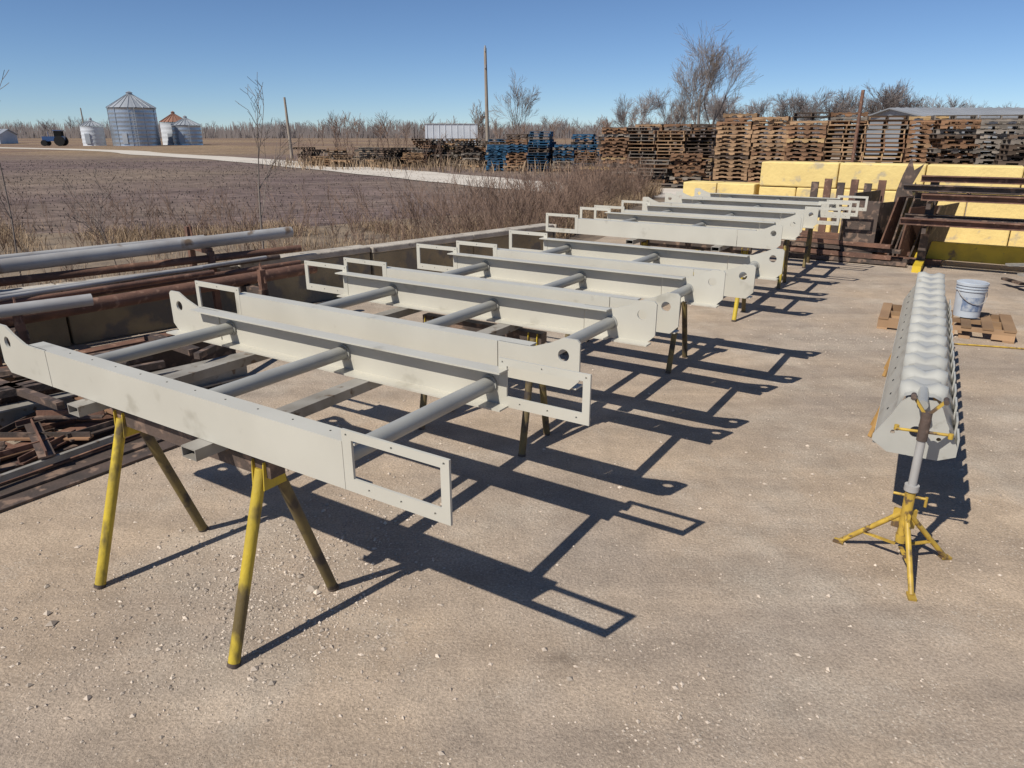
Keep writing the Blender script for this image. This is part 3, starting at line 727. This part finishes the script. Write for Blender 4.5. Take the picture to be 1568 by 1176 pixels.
for i in range(22000):
    t=rng.uniform(-3,28); s_=abs(rng.gauss(0,0.85))
    dens=0.5+0.5*math.sin(t*1.9+math.sin(t*0.7)*2)
    if rng.random()>0.25+0.75*dens: continue
    x,yy=bandpt(t,s_)
    blade(mb,x,yy,rng.uniform(0.12,0.36)*(1.0+0.7*dens),0.003+0.00022*yy,0.4)
for i in range(20000):
    x=rng.uniform(-16,0.5); yy=15.3-abs(rng.gauss(0,1.6))+rng.uniform(0,1.2)+max(0,x+4.5)*0.4
    if x-yy>-12.9: continue
    dens=0.5+0.5*math.sin(x*1.7+math.sin(x*0.6+yy*1.3)*2.5)
    if rng.random()>dens*dens: continue
    blade(mb,x,yy,rng.uniform(0.08,0.24)*(0.7+0.9*dens),0.0055,0.45)
for i in range(4000):
    x=rng.uniform(-16,14); yy=rng.uniform(40,60)-x*0.35; blade(mb,x,yy,rng.uniform(.3,.9),0.02,0.3)
mb.done()
mb=MB('field_stubble',[M['stub']])
for i in range(9000):
    yy=15+45*rng.random()**1.3; x=rng.uniform(-0.8*yy-4,0.05*yy+1)
    if x-yy>-16: continue
    blade(mb,x,yy,rng.uniform(.0,.03),0.006+0.0004*yy,1.5)
mb.done()

# gravel stones
mb=MB('gravel_stones',[M['stone']])
rng=random.Random(5)
oct_=[(1,0,0),(-1,0,0),(0,1,0),(0,-1,0),(0,0,1),(0,0,-1)]; of=[(0,2,4),(2,1,4),(1,3,4),(3,0,4),(2,0,5),(1,2,5),(3,1,5),(0,3,5)]
cls=[(rng.uniform(-4,3.5),rng.uniform(1.2,8),rng.uniform(0.2,0.8)) for _ in range(26)]+[(-1.0,2.9,0.3),(-1.3,3.0,0.3),(-0.8,3.3,0.3),(-1.9,2.5,0.4),(-1.2,2.7,.3),(-0.9,2.6,.25)]*4
def stone(x,yy,r):
    an=rng.uniform(0,6.28); ca,sa=math.cos(an),math.sin(an); sx,sy,sz=r*rng.uniform(.8,1.5),r*rng.uniform(.7,1.2),r*rng.uniform(.5,.9)
    vs=[]
    for (a,b,c_) in oct_:
        a*=sx*rng.uniform(.8,1.2);b*=sy*rng.uniform(.8,1.2);c_*=sz
        vs.append((x+a*ca-b*sa,yy+a*sa+b*ca,c_+sz*0.3))
    mb.add(vs,of)
for i in range(16000):
    if rng.random()<0.6:
        c_=rng.choice(cls); x=rng.gauss(c_[0],c_[2]); yy=rng.gauss(c_[1],c_[2])
    else:
        yy=1+11*rng.random()**1.3; x=rng.uniform(-0.8*yy-.5,0.8*yy+.5)
    stone(x,yy,min(0.015,0.0026*math.exp(abs(rng.gauss(0,0.6)))))
for x,yy,r in((-1.99,2.55,.022),(-2.05,2.62,.018),(-0.93,2.80,.028),(-0.90,2.77,.02),(-1.35,2.95,.02)): stone(x,yy,r)
mb.done()

# ------------------------------------------------------------ light, sky, camera
EL=47.3; az=Vector((-0.741,-0.671,0)).normalized()
sunv=az*math.cos(R(EL))+Z*math.sin(R(EL))
ld=bpy.data.lights.new('sun','SUN'); ld.energy=5.0; ld.angle=R(0.5); ld.color=(1.0,0.955,0.88)
lo=bpy.data.objects.new('sun',ld); lo.rotation_euler=(-sunv).to_track_quat('-Z','Y').to_euler(); lo.location=(-10,-10,20); scene.collection.objects.link(lo)
w=bpy.data.worlds.new('World'); scene.world=w; w.use_nodes=True
nt=w.node_tree; bg=nt.nodes['Background']; sk=nt.nodes.new('ShaderNodeTexSky'); sk.sky_type='NISHITA'; sk.sun_disc=False
sk.sun_elevation=R(EL); sk.sun_rotation=math.atan2(az.x,az.y); sk.altitude=1600; sk.air_density=0.8; sk.dust_density=0.0; sk.ozone_density=3.0
tint=nt.nodes.new('ShaderNodeMixRGB'); tint.blend_type='MULTIPLY'; tint.inputs['Fac'].default_value=1; tint.inputs['Color2'].default_value=(0.86,0.97,1.10,1)
nt.links.new(sk.outputs['Color'],tint.inputs['Color1']); nt.links.new(tint.outputs['Color'],bg.inputs['Color']); bg.inputs['Strength'].default_value=0.085
cam=bpy.data.cameras.new('camera'); cam.sensor_width=36; cam.sensor_fit='HORIZONTAL'; cam.lens=36*1087/1568; cam.clip_end=8000; cam.clip_start=0.05
co=bpy.data.objects.new('camera',cam); co.location=(0,0,2.0); co.rotation_euler=(R(90-19.4),0,0); scene.collection.objects.link(co); scene.camera=co
scene.view_settings.view_transform='Standard'; scene.view_settings.look='None'; scene.view_settings.exposure=0
